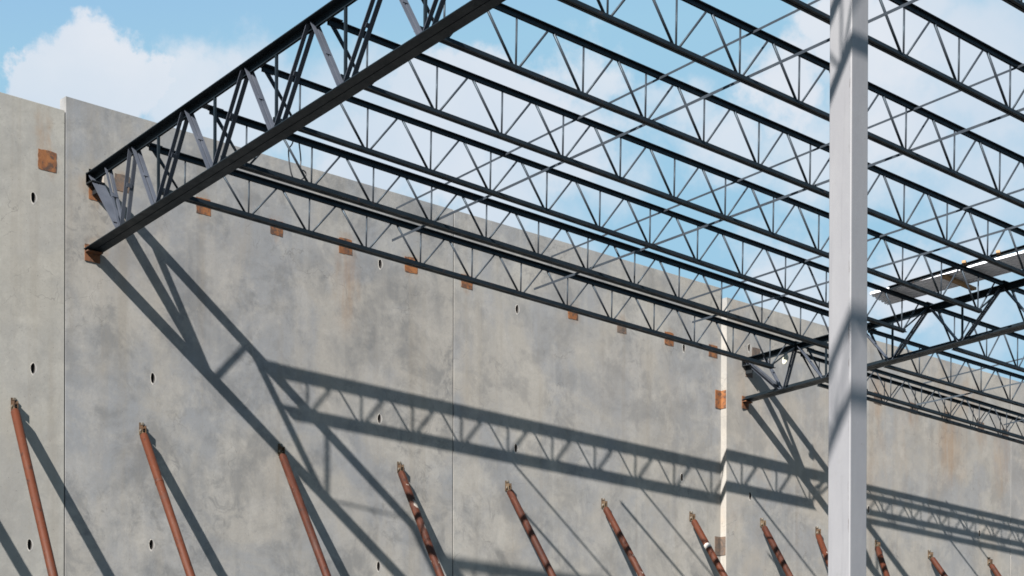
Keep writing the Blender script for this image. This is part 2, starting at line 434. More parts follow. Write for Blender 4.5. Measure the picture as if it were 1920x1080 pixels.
def link(name, me, parent=None, loc=(0,0,0), rot=None):
    o = bpy.data.objects.new(name, me); COL.objects.link(o)
    if parent is not None: o.parent = parent
    o.location = loc
    if rot is not None: o.rotation_euler = rot
    return o
def tag(o, label, cat, group=None):
    o['label'] = label; o['category'] = cat
    if group: o['group'] = group
    return o
def empty(name, loc, rot=(0,0,0)):
    o = bpy.data.objects.new(name, None); COL.objects.link(o)
    o.empty_display_size = .3; o.location = loc; o.rotation_euler = rot
    return o
def structure(o):
    o['kind'] = 'structure'; return o
GZ = -1.7

# ------------------------------------------------------------------ ground
mb = MB(); mb.add([(-2500,-2500,GZ),(2500,-2500,GZ),(2500,2500,GZ),(-2500,2500,GZ)], [(0,1,2,3)])
structure(link('ground', mb.mesh('ground', M_DIRT)))

# ------------------------------------------------------------------ tilt-up wall panels
def recess_mesh(seed):
    rnd = random.Random(seed); n = 18; mbk = MB()
    ph = rnd.uniform(0, 6)
    def ring(a, b, y, j=0.0):
        return [(a*math.cos(2*math.pi*k/n)*(1+j*math.sin(3*2*math.pi*k/n+ph)), y, b*math.sin(2*math.pi*k/n)*(1+j*math.cos(2*2*math.pi*k/n+ph))) for k in range(n)]
    rings = [ring(.0385, .0845, .0008, .04), ring(.038, .083, -.0012, .04), ring(.035, .078, .06, .04), ring(.026, .055, .085)]
    vs = [p for r_ in rings for p in r_]; fs = []
    for i in range(3):
        for k in range(n): fs.append((i*n+k, i*n+(k+1) % n, (i+1)*n+(k+1) % n, (i+1)*n+k))
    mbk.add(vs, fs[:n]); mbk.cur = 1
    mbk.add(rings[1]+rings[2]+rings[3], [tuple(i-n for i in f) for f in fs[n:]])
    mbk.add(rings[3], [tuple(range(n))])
    mbk.cur = 0
    # pale lip paints the sunlit inner side, wider low and to the right
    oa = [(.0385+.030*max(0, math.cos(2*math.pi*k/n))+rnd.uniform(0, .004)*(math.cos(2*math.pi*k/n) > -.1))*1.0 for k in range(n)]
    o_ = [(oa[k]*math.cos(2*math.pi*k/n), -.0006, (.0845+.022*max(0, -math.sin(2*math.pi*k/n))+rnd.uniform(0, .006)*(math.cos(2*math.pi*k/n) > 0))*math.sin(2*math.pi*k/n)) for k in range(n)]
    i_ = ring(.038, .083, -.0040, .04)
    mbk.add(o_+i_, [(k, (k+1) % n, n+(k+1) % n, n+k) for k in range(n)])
    return mbk.mesh('lifting_recess', [M_PALE, M_RECESS])
RECESS = [recess_mesh(i) for i in range(4)]

def panel(x0, x1, ztop, yf, mat, holes, label, rects=()):
    """tilt-up panel, front face at y=yf, with lifting pockets cut right through the face"""
    ox, oz = x0, GZ
    th = .19; ch = .0025; wd = x1-x0; h = ztop-GZ
    mbp = MB()
    cells = [(hx-ox, hz-oz, .046, .095, 'oval') for hx, hz in holes] + [(hx-ox, hz-oz, a, b_, 'rect') for hx, hz, a, b_ in rects]
    xs = {ch, wd-ch}; zs = {0.0, h-ch}
    for cx, cz, a, b_, k in cells:
        xs |= {round(cx-a, 4), round(cx+a, 4)}; zs |= {round(cz-b_, 4), round(cz+b_, 4)}
    xs = sorted(xs); zs = sorted(zs)
    for i in range(len(xs)-1):
        for j in range(len(zs)-1):
            xm = (xs[i]+xs[i+1])/2; zm = (zs[j]+zs[j+1])/2
            inside = [c for c in cells if abs(xm-c[0]) < c[2] and abs(zm-c[1]) < c[3]]
            if not inside:
                mbp.add([(xs[i],0,zs[j]),(xs[i+1],0,zs[j]),(xs[i+1],0,zs[j+1]),(xs[i],0,zs[j+1])], [(0,1,2,3)])
    for cx, cz, a, b_, k in cells:
        if k == 'oval':
            n = 16; sq = []; ov = []
            for q in range(n):
                t_ = 2*math.pi*q/n; c_, s_ = math.cos(t_), math.sin(t_); mx_ = max(abs(c_), abs(s_))
                sq.append((cx+a*c_/mx_, 0, cz+b_*s_/mx_)); ov.append((cx+.0385*c_, 0, cz+.0845*s_))
            mbp.add(sq+ov, [(q, (q+1) % n, n+(q+1) % n, n+q) for q in range(n)])
        else:
            d = .13
            v = [(cx-a,0,cz-b_),(cx+a,0,cz-b_),(cx+a,0,cz+b_),(cx-a,0,cz+b_)]
            v += [(x_, d, z_) for x_, _, z_ in v]
            mbp.add(v, [(0,1,5,4),(1,2,6,5),(2,3,7,6),(3,0,4,7),(4,5,6,7)])
    # chamfers, sides, top, back
    mbp.add([(ch,0,0),(0,ch,0),(0,ch,h-ch),(ch,0,h-ch)], [(0,1,2,3)])
    mbp.add([(wd-ch,0,0),(wd,ch,0),(wd,ch,h-ch),(wd-ch,0,h-ch)], [(0,3,2,1)])
    mbp.add([(ch,0,h-ch),(0,ch,h-ch),(0,ch,h),(wd,ch,h),(wd,ch,h-ch),(wd-ch,0,h-ch)], [(0,1,2,3,4,5)])
    mbp.add([(0,ch,0),(0,th,0),(0,th,h),(0,ch,h)], [(0,1,2,3)])
    mbp.add([(wd,ch,0),(wd,th,0),(wd,th,h),(wd,ch,h)], [(0,3,2,1)])
    mbp.add([(0,ch,h),(0,th,h),(wd,th,h),(wd,ch,h)], [(0,1,2,3)])
    mbp.add([(0,th,0),(wd,th,0),(wd,th,h),(0,th,h)], [(0,1,2,3)])
    o = link('concrete_wall_panel', mbp.mesh('concrete_wall_panel', mat), None, (ox, yf, oz))
    tag(o, label, 'wall panel', 'tilt-up concrete wall panels')
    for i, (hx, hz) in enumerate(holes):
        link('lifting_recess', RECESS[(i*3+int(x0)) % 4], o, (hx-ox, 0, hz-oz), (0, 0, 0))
    return o

P1 = panel(5.10, 12.890, 10.35, 0, M_PANEL[0], [(12.37,8.90),(12.37,6.32),(12.32,3.65),(9.2,8.9),(9.2,6.3)],
  'smooth pale concrete wall panel at far left, lower than its neighbour, with one rusty plate')
P2 = panel(12.911, 20.679, 10.575, 0, M_PANEL[1], [(14.43,9.2),(14.43,6.50),(14.41,3.85),(18.99,9.24),(18.98,6.51),(18.97,3.90)],
  'mottled grey concrete wall panel that carries the end of the near girder', rects=[(13.43,9.44,.13,.12)])
P3 = panel(20.701, 28.11, 10.575, 0, M_PANEL[2], [(22.26,9.05),(22.24,6.42),(22.2,3.8),(26.93,9.11),(26.88,6.43),(26.9,3.8)],
  'pale mottled concrete wall panel between the mottled panel and the white vertical corner edge')
P4 = panel(28.10, 38.987, 10.35, -.155, M_PANEL[3], [(28.82,9.41),(28.87,6.25),(33.06,6.42),(37.60,6.32),(37.5,9.1),(33.0,9.1)],
  'rust stained concrete wall panel standing proud, behind the pale square column', rects=[(28.86,9.01,.11,.08)])
P5 = panel(39.005, 47.0, 10.35, -.155, M_PANEL[4], [(41,9.1),(41,6.3)],
  'concrete wall panel past the last thin joint at the far right edge')
# dark joint strips sunk behind the gaps, part of their panel
for P_, x, yo in ((P1, 12.900, 0.008), (P2, 20.690, 0.008), (P4, 38.996, 0.008)):
    mb = MB(); xx = x-P_.location.x
    mb.box(xx-.0095, xx+.0095, yo, yo+.05, 0, 10.3+1.7)
    link('joint_filler', mb.mesh('joint_filler', M_GAP), P_)

def plate_mesh(seed, w=.275, h=.265, t=.005):
    rnd = random.Random(seed); n = 6; mbk = MB(); pts = []
    for a, b_ in (((-1,-1),(1,-1)),((1,-1),(1,1)),((1,1),(-1,1)),((-1,1),(-1,-1))):
        for k in range(n):
            f_ = k/n; j = rnd.uniform(-.006, .006)
            x = (a[0]+(b_[0]-a[0])*f_)*w/2; z = (a[1]+(b_[1]-a[1])*f_)*h/2
            pts.append((x+j, z+rnd.uniform(-.006, .006)))
    mbk.prism(pts, (0, .002, 0), (0, -t, 0), (1,0,0), (0,0,1))
    return mbk.mesh('embed_plate', M_RUST)
PLATES = [plate_mesh(i) for i in range(4)]
PLATES_DK = []
for me in PLATES:
    c = me.copy(); c.materials.clear(); c.materials.append(M_RUSTDK); PLATES_DK.append(c)
def embed(P_, x, z, i, dark=False, sx=1.0, sz=1.0):
    o = link('embed_plate', (PLATES_DK if dark else PLATES)[i % 4], P_, (x-P_.location.x, 0, z-P_.location.z), (0, R(random.uniform(-2.5, 2.5)), 0))
    o.scale = (sx*random.uniform(.90, 1.04), 1, sz*random.uniform(.90, 1.04))
    return o
embed(P1, 12.60, 9.51, 0, sx=1.12, sz=1.12)
for i, (x, z, d) in enumerate(PL2[1:]): embed(P2, x, z, i, d)
for i, (x, z, d) in enumerate(PL3): embed(P3, x, z, i+1, d)
for i, (x, z, d) in enumerate(PL4): embed(P4, x, z, i, d)
for i, x in enumerate((40.2,41.6,43.0,44.4)): embed(P5, x, 8.88, i)
embed(P2, 13.43, 9.19, 2, 0, 1.05, .82)
embed(P4, 28.82, 8.86, 1, 1, .95, .6)
# folded corner plates where the proud panel meets its neighbour
for z0, z1 in ((8.02, 8.40), (4.92, 5.31)):
    mb = MB()
    x0 = 28.10-P4.location.x; dz = P4.location.z
    mb.box(x0-.185, x0-.002, .143, .158, z0-dz, z1-dz)
    mb.box(x0-.013, x0-.001, .012, .142, z0-dz, z1-dz)
    link('corner_plate', mb.mesh('corner_plate', M_RUST if z0 > 6 else M_RUSTDK), P4)

# ------------------------------------------------------------------ girder trusses
def ang_pair(mbk, a, b, out, side, leg_o, leg_w, t=.009, gap=.012):
    """two angles back to back: outstanding legs spread along +-side at the 'out' face, webs going back"""
    a = Vector(a); b = Vector(b); out = Vector(out).normalized(); side = Vector(side).normalized()
    for sg in (-1, 1):
        prof = [(sg*gap/2, 0), (sg*(gap/2+leg_o), 0), (sg*(gap/2+leg_o), -t), (sg*(gap/2+t), -t), (sg*(gap/2+t), -leg_w), (sg*gap/2, -leg_w)]
        mbk.prism(prof, a, b, side, out)
T_Y = [-1.20, -2.68, -4.22, -5.75, -7.32, -8.92, -10.55, -12.2, -13.9]
B_Y = [-.95, -1.97, -3.49, -5.00, -6.54, -8.14, -9.75, -11.35, -13.0, -14.6]
def girder(name, x0, skew, ztop, zbot, slope, yend, label, y0=0.0):
    rz = -math.atan(skew)                                   # plan angle
    E = empty(name, (x0, y0, zbot), (0, 0, -rz if False else math.atan(skew)))
    # local frame: -Y runs away from the wall
    D = ztop-zbot
    L = yend
    def p(y, z): return (0.0, y, z - slope*y)
    sd = (1, 0, 0); d = Vector((0, -1, slope)).normalized(); n = Vector((0, slope, 1)).normalized()
    mb = MB(); ang_pair(mb, p(-.02, D), p(-L, D), n, sd, .120, .105, .012, .014)
    link('top_chord', mb.mesh('girder_top_chord', M_GIRD), E)
    mb = MB(); ang_pair(mb, p(-.02, 0), p(-L, 0), -n, sd, .150, .10, .012, .014)
    link('bottom_chord', mb.mesh('girder_bottom_chord', M_GIRD), E)
    def diag(yT, yB, zt_off=.03, zb_off=.03, leg=.055, web=.03, nm='web_diagonal', gap=.045):
        a = Vector(p(yT, D-zt_off)); b_ = Vector(p(yB, zb_off)); dd = (b_-a).normalized()
        o = Vector((0, -1, 0)) - dd*Vector((0, -1, 0)).dot(dd)
        mb = MB(); ang_pair(mb, a, b_, o, sd, leg, web, .009, gap)
        q = link(nm, mb.mesh(nm, M_GWEB), E)
        # batten spacer that ties the two angles together
        c = a.lerp(b_, .45); mb = MB(); mb.bar(c-dd*.03, c+dd*.03, gap+.05, .02, o)
        link('batten', mb.mesh('batten', M_GWEB), q)
        return q
    ts = [t for t in T_Y if -t < L-.1]; bs = [t for t in B_Y if -t < L-.1]
    # end panel against the wall: broad plated diagonal and short strut
    a = Vector(p(-.06, D-.02)); b_ = Vector(p(bs[0]+.04, .04)); dd = (b_-a).normalized(); o = (Vector((0,-1,0))-dd*Vector((0,-1,0)).dot(dd)).normalized()
    mb = MB(); ang_pair(mb, a, b_, o, sd, .085, .075, .01, .02)
    q = link('end_diagonal', mb.mesh('end_diagonal', M_GWEB), E)
    mb = MB(); U = Vector(sd); mid = a.lerp(b_, .55)
    mb.prism([(-.045,.006),(.045,.006),(.10,.016),(-.10,.016)], a.lerp(b_, .18), b_.lerp(a, .12), U, o)
    link('gusset_plate', mb.mesh('gusset_plate', M_GWEB), q)
    diag(-.50, bs[0]+.02, .05, .04, .04, .04, 'end_strut')
    for i, b_ in enumerate(bs):
        if i < len(ts): diag(ts[i]-.05, b_-.03, leg=.062, web=.02, gap=.038)              # falls back towards the wall
        if i > 0 and i-1 < len(ts): diag(ts[i-1]-.12, b_+.05, leg=.062, web=.035, gap=.024)  # falls towards the open side
        if i > 0:
            mb = MB(); mb.bar(p(b_, D-.11), p(b_, .05), .035, .035, (1, 0, 0))
            link('web_vertical', mb.mesh('girder_web_vertical', M_GIRD), E)
    # bearing at the wall: seat angle and stiffened pad
    mb = MB(); mb.box(-.11, .11, -.20, .02, D-.155, D-.135); mb.box(-.11, .11, .0, .02, D-.13, D+.03); mb.box(-.006, .006, -.18, -.01, D-.30, D-.156)
    link('bearing_seat', mb.mesh('bearing_seat', M_BLACK), E)
    mb = MB(); mb.box(-.13, .13, -.11, -.008, -.030, -.012); mb.box(-.13, .13, -.015, -.002, -.16, .10)
    link('tie_plate', mb.mesh('tie_plate', M_RUST), E)
    return E
G1 = girder('girder_truss', 13.36, 0.0, 9.46, 8.286, .0868, 22.0, '')
tag(G1, 'large dark girder truss at left, rising from the mottled panel out of the picture top', 'girder truss', 'girder trusses set square to the wall')
SK = .125
G2 = girder('girder_truss', 28.70, SK, 9.13, 8.245, .084, 15.0, '', y0=-.155)
tag(G2, 'far girder truss that starts at the proud panel and passes behind the pale column', 'girder truss', 'girder trusses set square to the wall')

# ------------------------------------------------------------------ bar joists
JL = 15.62                      # joist length over the bearings
PIT = 1.155; X0N = .74          # panel pitch, first bottom node
DEP = .65
def cpos(i): return X0N + i*PIT
NB = 13
def jt_meshes():
    ms = {}
    mb = MB(); ang_pair(mb, (.12, 0, DEP+.035), (JL-.12, 0, DEP+.035), (0,0,1), (0,1,0), .046, .066, .009, .020)
    ms['top_chord'] = mb.mesh('joist_top_chord', M_STEEL)
    for e_, k_ in ((.42, ''), (.03, '_short')):
        mb = MB(); ang_pair(mb, (cpos(0)-e_, 0, -.032), (cpos(NB-1)+.11, 0, -.032), (0,0,-1), (0,1,0), .041, .066, .009, .020)
        ms['bottom_chord'+k_] = mb.mesh('joist_bottom_chord', M_STEEL)
        mb = MB(); ang_pair(mb, (cpos(0)-e_, 0, -.038), (cpos(NB-1)+.11, 0, -.038), (0,0,-1), (0,1,0), .056, .086, .011, .022)
        ms['bottom_heavy'+k_] = mb.mesh('joist_bottom_chord_heavy', M_STEEL)
    mb = MB(); ang_pair(mb, (.12, 0, DEP+.038), (JL-.12, 0, DEP+.038), (0,0,1), (0,1,0), .060, .084, .011, .022)
    ms['top_heavy'] = mb.mesh('joist_top_chord_heavy', M_STEEL)
    top = DEP-.03; bot = .02; hp = PIT/2
    # web bars, origin at their bottom node
    mb = MB(); mb.tube([(-hp+.05, 0, top), (-.05, 0, bot)], .0185, 8); ms['down'] = mb.mesh('web_diagonal_down', M_WEB, True)
    mb = MB(); mb.tube([(.05, 0, bot), (hp-.05, 0, top)], .0155, 8); ms['up'] = mb.mesh('web_diagonal_up', M_WEB, True)
    mb = MB(); mb.tube([(0, 0, bot), (0, 0, top)], .0135, 8); ms['vert'] = mb.mesh('web_vertical', M_WEB, True)
    mb = MB(); mb.bar((.16, 0, DEP-.02), (cpos(0)-.04, 0, bot), .024, .024, (0, 1, 0)); ms['end_a'] = mb.mesh('end_rod_near', M_STEEL)
    mb = MB(); mb.bar((cpos(NB-1)+.05, 0, bot), (JL-.16, 0, DEP-.02), .024, .024, (0, 1, 0)); ms['end_b'] = mb.mesh('end_rod_far', M_STEEL)
    mb = MB(); mb.box(-.02, .30, -.075, -.012, DEP+.036, DEP+.048); mb.box(-.02, .30, .012, .075, DEP+.036, DEP+.048); mb.box(.12, .30, -.02, .02, DEP-.04, DEP+.036)
    ms['seat'] = mb.mesh('joist_seat', M_STEEL)
    mb = MB()   # gussets where diagonals land
    mb.box(-.07, .07, -.005, .005, -.01, .055)
    ms['node'] = mb.mesh('node_plate', M_STEEL)
    return ms
JM = jt_meshes()
def joist_parts(E):
    link('top_chord', JM['top_chord'], E); link('bottom_chord', JM['bottom_chord'], E)
    for i in range(NB):
        x = cpos(i)
        if i > 0: link('web_diagonal', JM['down'], E, (x, 0, 0))
        if i < NB-1: link('web_diagonal', JM['up'], E, (x, 0, 0))
        link('web_vertical', JM['vert'], E, (x, 0, 0))
    link('web_diagonal', JM['down'], E, (cpos(0), 0, 0))
    link('web_diagonal', JM['up'], E, (cpos(NB-1), 0, 0))
    link('end_rod', JM['end_a'], E); link('end_rod', JM['end_b'], E)
    link('joist_seat', JM['seat'], E)
    link('joist_seat', JM['seat'], E, (JL, 0, 0), (0, 0, math.pi)).scale = (1, 1, 1)
proto = None
def joist(x, y, z0, slope, depth, label, group, turn=0.0, stretch=1.0, heavy=False, short=False):
    global proto
    E = empty('bar_joist', (x, y, z0), (0, math.atan(slope), turn))
    E.scale = (stretch, 1, depth/DEP)
    tag(E, label, 'bar joist', group)
    if proto is None:
        proto = E; joist_parts(E)
        if heavy:
            for c in E.children:
                if c.data is JM['top_chord']: c.data = JM['top_heavy']
                if c.data is JM['bottom_chord']: c.data = JM['bottom_heavy']
    else:
        for ch in list(proto.children):
            c = ch.copy(); COL.objects.link(c); c.parent = E
            if c.data is JM['top_chord'] or c.data is JM['top_heavy']: c.data = JM['top_heavy' if heavy else 'top_chord']
            if c.name.startswith('bottom_chord'): c.data = JM[('bottom_heavy' if heavy else 'bottom_chord') + ('_short' if short else '')]
    return E
ordn = ['first', 'second', 'third', 'fourth', 'fifth', 'sixth', 'seventh', 'eighth', 'ninth']
YJ = [-1.451, -3.12, -4.451, -5.984, -7.579, -9.233, -10.910, -12.6, -14.2]
# bottom-chord height at the near girder, slope, depth of each row
ZB = [8.955, 8.994, 9.180, 9.300, 9.425, 9.555, 9.690, 9.83, 9.965]
SLP = [.0210, .0202, .0209, .0203, .0207, .0192, .0170, .017, .017]
DP = [.600, .630, .640, .662, .695, .690, .680, .68, .68]
gl = 'bar joists of the left bay between the two girders'
LBL = ['dark bar joist nearest the wall in left bay, before the row of rusty plates',
 'second bar joist out from the wall in left bay, black cable at its left end',
 'third bar joist out from wall in left bay, lower chord ending right of the column',
 'fourth bar joist out from the wall in left bay, under the corrugated deck sheets',
 'fifth bar joist out from wall in left bay, meeting the girder near the picture top',
 'sixth bar joist out from wall in left bay, upper chord cut by the top edge',
 'seventh bar joist out from the wall in left bay, crossing the top right corner area',
 'eighth bar joist out from wall in left bay, a sliver in the top right corner',
 'ninth bar joist out from wall in left bay, on the column line above the picture']
PJ = [1.152, 1.156, 1.179, 1.200, 1.223, 1.248, 1.265, 1.285, 1.305]
for i in range(9):
    st_ = PJ[i]/PIT
    joist(14.12-X0N*st_, YJ[i], ZB[i], SLP[i], DP[i], LBL[i], gl, 0.0, st_, i < 2)
gr = 'bar joists of the right bay beyond the far girder'
RJ = [(-1.37, 8.565, .021, .52, 'right bay bar joist nearest the wall, inner one of a close pair over rust stains'),
      (-1.525, 8.633, .0225, .53, 'outer bar joist of the close pair beside the wall in the right bay'),
      (-2.95, 8.706, .0085, .61, 'bar joist of the right bay next out from the close pair'),
      (-4.45, 8.825, .0085, .66, 'right bay bar joist whose lower chord starts below the far girder near the right edge'),
      (-5.98, 8.96, .0085, .66, 'bar joist of the right bay passing just off the right edge of the picture')]
for y, z, s_, dp, lb in RJ:
    xg = 28.70 + SK*abs(y)
    jr = joist(xg+.05, y, z, s_, dp, lb, gr, heavy=(y > -1.6), short=True)
    if y > -1.6: jr.scale.y = .55                           # the wall pair has deep but narrow chords
# joists of the open bay on the near side of the column line (they shade the column)
go = 'bar joists of the near bay on the other side of the column'
for i, (y, z) in enumerate(((-16.36, 10.23), (-18.31, 10.40), (-20.3, 10.57))):
    joist(13.30-JL, y, z, 0.0, .68, ['near bay bar joist closest to the pale column, out of the picture at upper left',
        'middle bar joist of the near bay, out of the picture to the upper left', 'outermost bar joist of the near bay, out of the picture to the upper left'][i], go)

# ------------------------------------------------------------------ bridging angles
def rod(a, b, w, label, ext=1.0):
    a = Vector(a); b = Vector(b); b = a + (b-a)*ext
    mb = MB(); d = b-a; L = d.length
    t = .006
    dn = d.normalized(); U = Vector((1, 0, 0)); U = (U-dn*U.dot(dn)).normalized(); V = dn.cross(U)
    if V.z < 0: V = -V
    mb.prism([(-w/2, w/2), (w/2, w/2), (w/2, w/2-t), (-w/2+t, w/2-t), (-w/2+t, -w/2), (-w/2, -w/2)], (0,0,0), d, U, V)
    o = link('bridging_angle', mb.mesh('bridging_angle', M_WEB), None, a)
    tag(o, label, 'bridging angle', 'bridging angles tying the joists together')
    return o
rod((17.70,-2.0,8.915), (18.231,-11.783,9.755), .040, 'lower bridging angle nearest the left girder, its free end in front of the mottled panel', 1.35)
rod((17.86,-1.90,9.50), (18.135,-9.491,10.149), .032, 'upper bridging angle nearest the left girder, under the top chords', 1.7)
rod((21.09,-1.75,8.83), (21.954,-10.942,9.605), .040, 'lower bridging angle of the middle pair, free end on the pale mottled panel', 1.4)
rod((21.36,-1.90,9.424), (21.89,-11.02,10.204), .032, 'upper bridging angle of the middle pair, under the top chords', 1.4)
rod((24.70,-2.25,8.797), (25.675,-8.672,9.33), .036, 'lower bridging angle of the pair nearest the far girder', 1.9)
rod((24.98,-1.80,9.345), (25.693,-8.659,9.919), .036, 'upper bridging angle of the pair nearest the far girder', 1.9)
rod((33.36,-1.38,9.14), (33.845,-3.69,9.385), .030, 'upper bridging angle of the right bay, a thin rod over the stained panel', 2.2)
rod((33.0,-1.50,8.60), (33.70,-3.78,8.83), .032, 'lower bridging angle of the right bay, crossing the close pair of joists', 2.2)
rod((36.25,-1.68,8.58), (36.5,-3.6,8.79), .030, 'lower bridging angle at the right edge of the picture', 2.0)

# ------------------------------------------------------------------ steel column
CX, CYY, CW = 13.38, -14.405, .26
COLE = empty('steel_column', (CX, CYY, GZ))
tag(COLE, 'pale grey painted square steel column standing in front of the joists', 'column')
ctop = 8.286 + .0868*14.4 - GZ - .035
mb = MB(); hw = CW/2; rr = .014; prof = []
for cx, cy, a0 in ((hw-rr, hw-rr, 0), (-hw+rr, hw-rr, 90), (-hw+rr, -hw+rr, 180), (hw-rr, -hw+rr, 270)):
    for k in range(5): prof.append((cx+rr*math.cos(R(a0+k*22.5)), cy+rr*math.sin(R(a0+k*22.5))))
mb.prism(prof, (0, 0, .025), (0, 0, ctop), (1, 0, 0), (0, 1, 0))
link('shaft', mb.mesh('shaft', M_COL), COLE)
mb = MB(); mb.box(-.24, .24, -.24, .24, 0, .025); link('base_plate', mb.mesh('base_plate', M_COL), COLE)
mb = MB(); mb.box(-.18, .18, -.18, .18, ctop, ctop+.022); link('cap_plate', mb.mesh('cap_plate', M_COL), COLE)
for sx in (-1, 1):
    for sy in (-1, 1):
        mb = MB(); mb.tube([(sx*.19, sy*.19, .02), (sx*.19, sy*.19, .09)], .014, 8); link('anchor_bolt', mb.mesh('anchor_bolt', M_ZINC), COLE)

# ------------------------------------------------------------------ pipe braces
def pipe_brace(x, z, foot_dx, m, label, splash=False, sleeve=0.0, yw=0.0, rad=.067):
    """brace from the wall at (x, yw, z) down to the ground; foot_dx = sideways drift per metre out from the wall"""
    E = empty('pipe_brace', (x, yw, z))
    tag(E, label, 'pipe brace', 'rusty pipe braces propping the wall panels')
    Ly = (z-GZ)/m
    d = Vector((foot_dx, -1.0, -m))
    L = d.length*Ly; dn = d.normalized()
    U = Vector((1, 0, 0)); U = (U-dn*U.dot(dn)).normalized(); V = dn.cross(U)
    rot = Matrix((U, V, dn)).transposed().to_euler()
    mat = M_BRACEW if splash else M_BRACE
    mb = MB(); mb.tube([(0,0,.15), (0,0,.175), (0,0,L-.25)], [rad*.8, rad, rad], 20)
    pp = link('pipe', mb.mesh('pipe', mat, False), E, (0,0,0), rot)
    for p_ in pp.data.polygons:
        if len(p_.vertices) == 4: p_.use_smooth = True
    if sleeve:
        mb = MB(); mb.tube([(0,0,sleeve), (0,0,sleeve+.05)], rad*1.06, 20)
        link('collar', mb.mesh('collar', mat), pp)
    # head: wall shoe, clevis cheeks, through bolt, anchor bolts
    mb = MB(); mb.box(-.042, .042, -.012, -.002, -.11, .085); mb.box(-.034, -.025, -.10, -.012, -.085, .03); mb.box(.025, .034, -.10, -.012, -.085, .03)
    link('wall_shoe', mb.mesh('wall_shoe', M_SHOE), E)
    mb = MB(); mb.box(-.020, .020, -.012, .012, .03, .24); mb.tube([(0,0,.12), (0,0,.15), (0,0,.175)], [rad*.45, rad*.8, rad*.98], 14)
    link('clevis', mb.mesh('clevis', M_SHOE), E, (0, 0, 0), rot)
    mb = MB(); mb.tube([(-.05, -.06, -.05), (.05, -.06, -.05)], .011, 8); mb.tube([(-.058, -.06, -.05), (-.042, -.06, -.05)], .020, 6); mb.tube([(.042, -.06, -.05), (.058, -.06, -.05)], .020, 6)
    link('pin_bolt', mb.mesh('pin_bolt', M_ZINC), E)
    mb = MB(); mb.tube([(0, -.014, .065), (0, -.05, .065)], .022, 6); mb.tube([(0, -.014, -.10), (0, -.04, -.10)], .018, 6)
    link('anchor_bolt', mb.mesh('anchor_bolt', M_ZINC), E)
    mb = MB(); f = d*Ly
    mb.box(f.x-.09, f.x+.09, f.y-.16, f.y+.16, f.z+.002, f.z+.02); mb.box(f.x-.05, f.x-.038, f.y-.07, f.y+.10, f.z+.02, f.z+.22); mb.box(f.x+.038, f.x+.05, f.y-.07, f.y+.10, f.z+.02, f.z+.22)
    link('foot_shoe', mb.mesh('foot_shoe', M_SHOE), E)
    return E
def brace_dx(x, z, yw, px, py, m):
    """sideways drift so that the pipe lies on the sight line through a measured point of its lower run"""
    D = fwd + r2*((px-960)/F_PX) + u2*((CY-py)/F_PX)
    t = (z - m*(yw-CAM.y))/(D.z - m*D.y)
    Q = CAM + D*t
    return (Q.x-x)/(yw-Q.y)
BR = [((12.055,5.737,0),(100,1080),'pipe brace on the smooth pale panel, left of the first dark joint',0,0),
 ((14.229,5.674,0),(358,1080),'pipe brace just right of the first dark joint, with a welded collar partway down',0,1.15),
 ((16.873,5.693,0),(613,1080),'plain orange brown pipe brace in the middle of the mottled panel',0,0),
 ((19.427,5.716,0),(826,1080),'pipe brace on the mottled panel left of the second joint, banded by shadow',1,0),
 ((22.011,5.688,0),(1036,1080),'pipe brace just right of the second joint, at the left of the pale mottled panel',0,0),
 ((24.569,5.642,0),(1203,1080),'white splashed pipe brace in the middle of the pale mottled panel',1,0),
 ((27.159,5.664,0),(1358,1080),'pipe brace beside the white corner edge, with a pale ring round it',0,0),
 ((29.25,5.73,-.155),(1481,1080),'pipe brace on the proud panel just right of the white corner edge',0,0),
 ((31.15,5.74,-.155),(1552,1050),'short looking pipe brace partly behind the pale column at its left',1,0),
 ((33.35,5.66,-.155),(1663,1080),'dark shaded pipe brace coming out from behind the right of the column',0,0),
 ((35.45,5.62,-.155),(1771,1080),'pipe brace right of the column, second from the right edge',0,0),
 ((38.0,5.68,-.155),(1872,1080),'pipe brace nearest the right edge of the picture',1,0)]
for (A, q, lb, w_, sl_) in BR:
    pipe_brace(A[0], A[1], brace_dx(A[0], A[1], A[2], q[0], q[1], 1.4), 1.4, lb, bool(w_), sl_, A[2])
pipe_brace(10.57, 5.72, -.16, 1.4, 'pipe brace off the left edge, whose shadow falls in the lower left corner')
# pale ring on the seventh brace
rb = [o for o in COL.objects if o.name.startswith('pipe_brace')][6]
pp = [c for c in rb.children if c.name.startswith('pipe') and not c.name.startswith('pin')][0]
mb = MB(); mb.tube([(0,0,.80), (0,0,.90)], .070, 20); link('tape_band', mb.mesh('tape_band', M_PALE), pp)

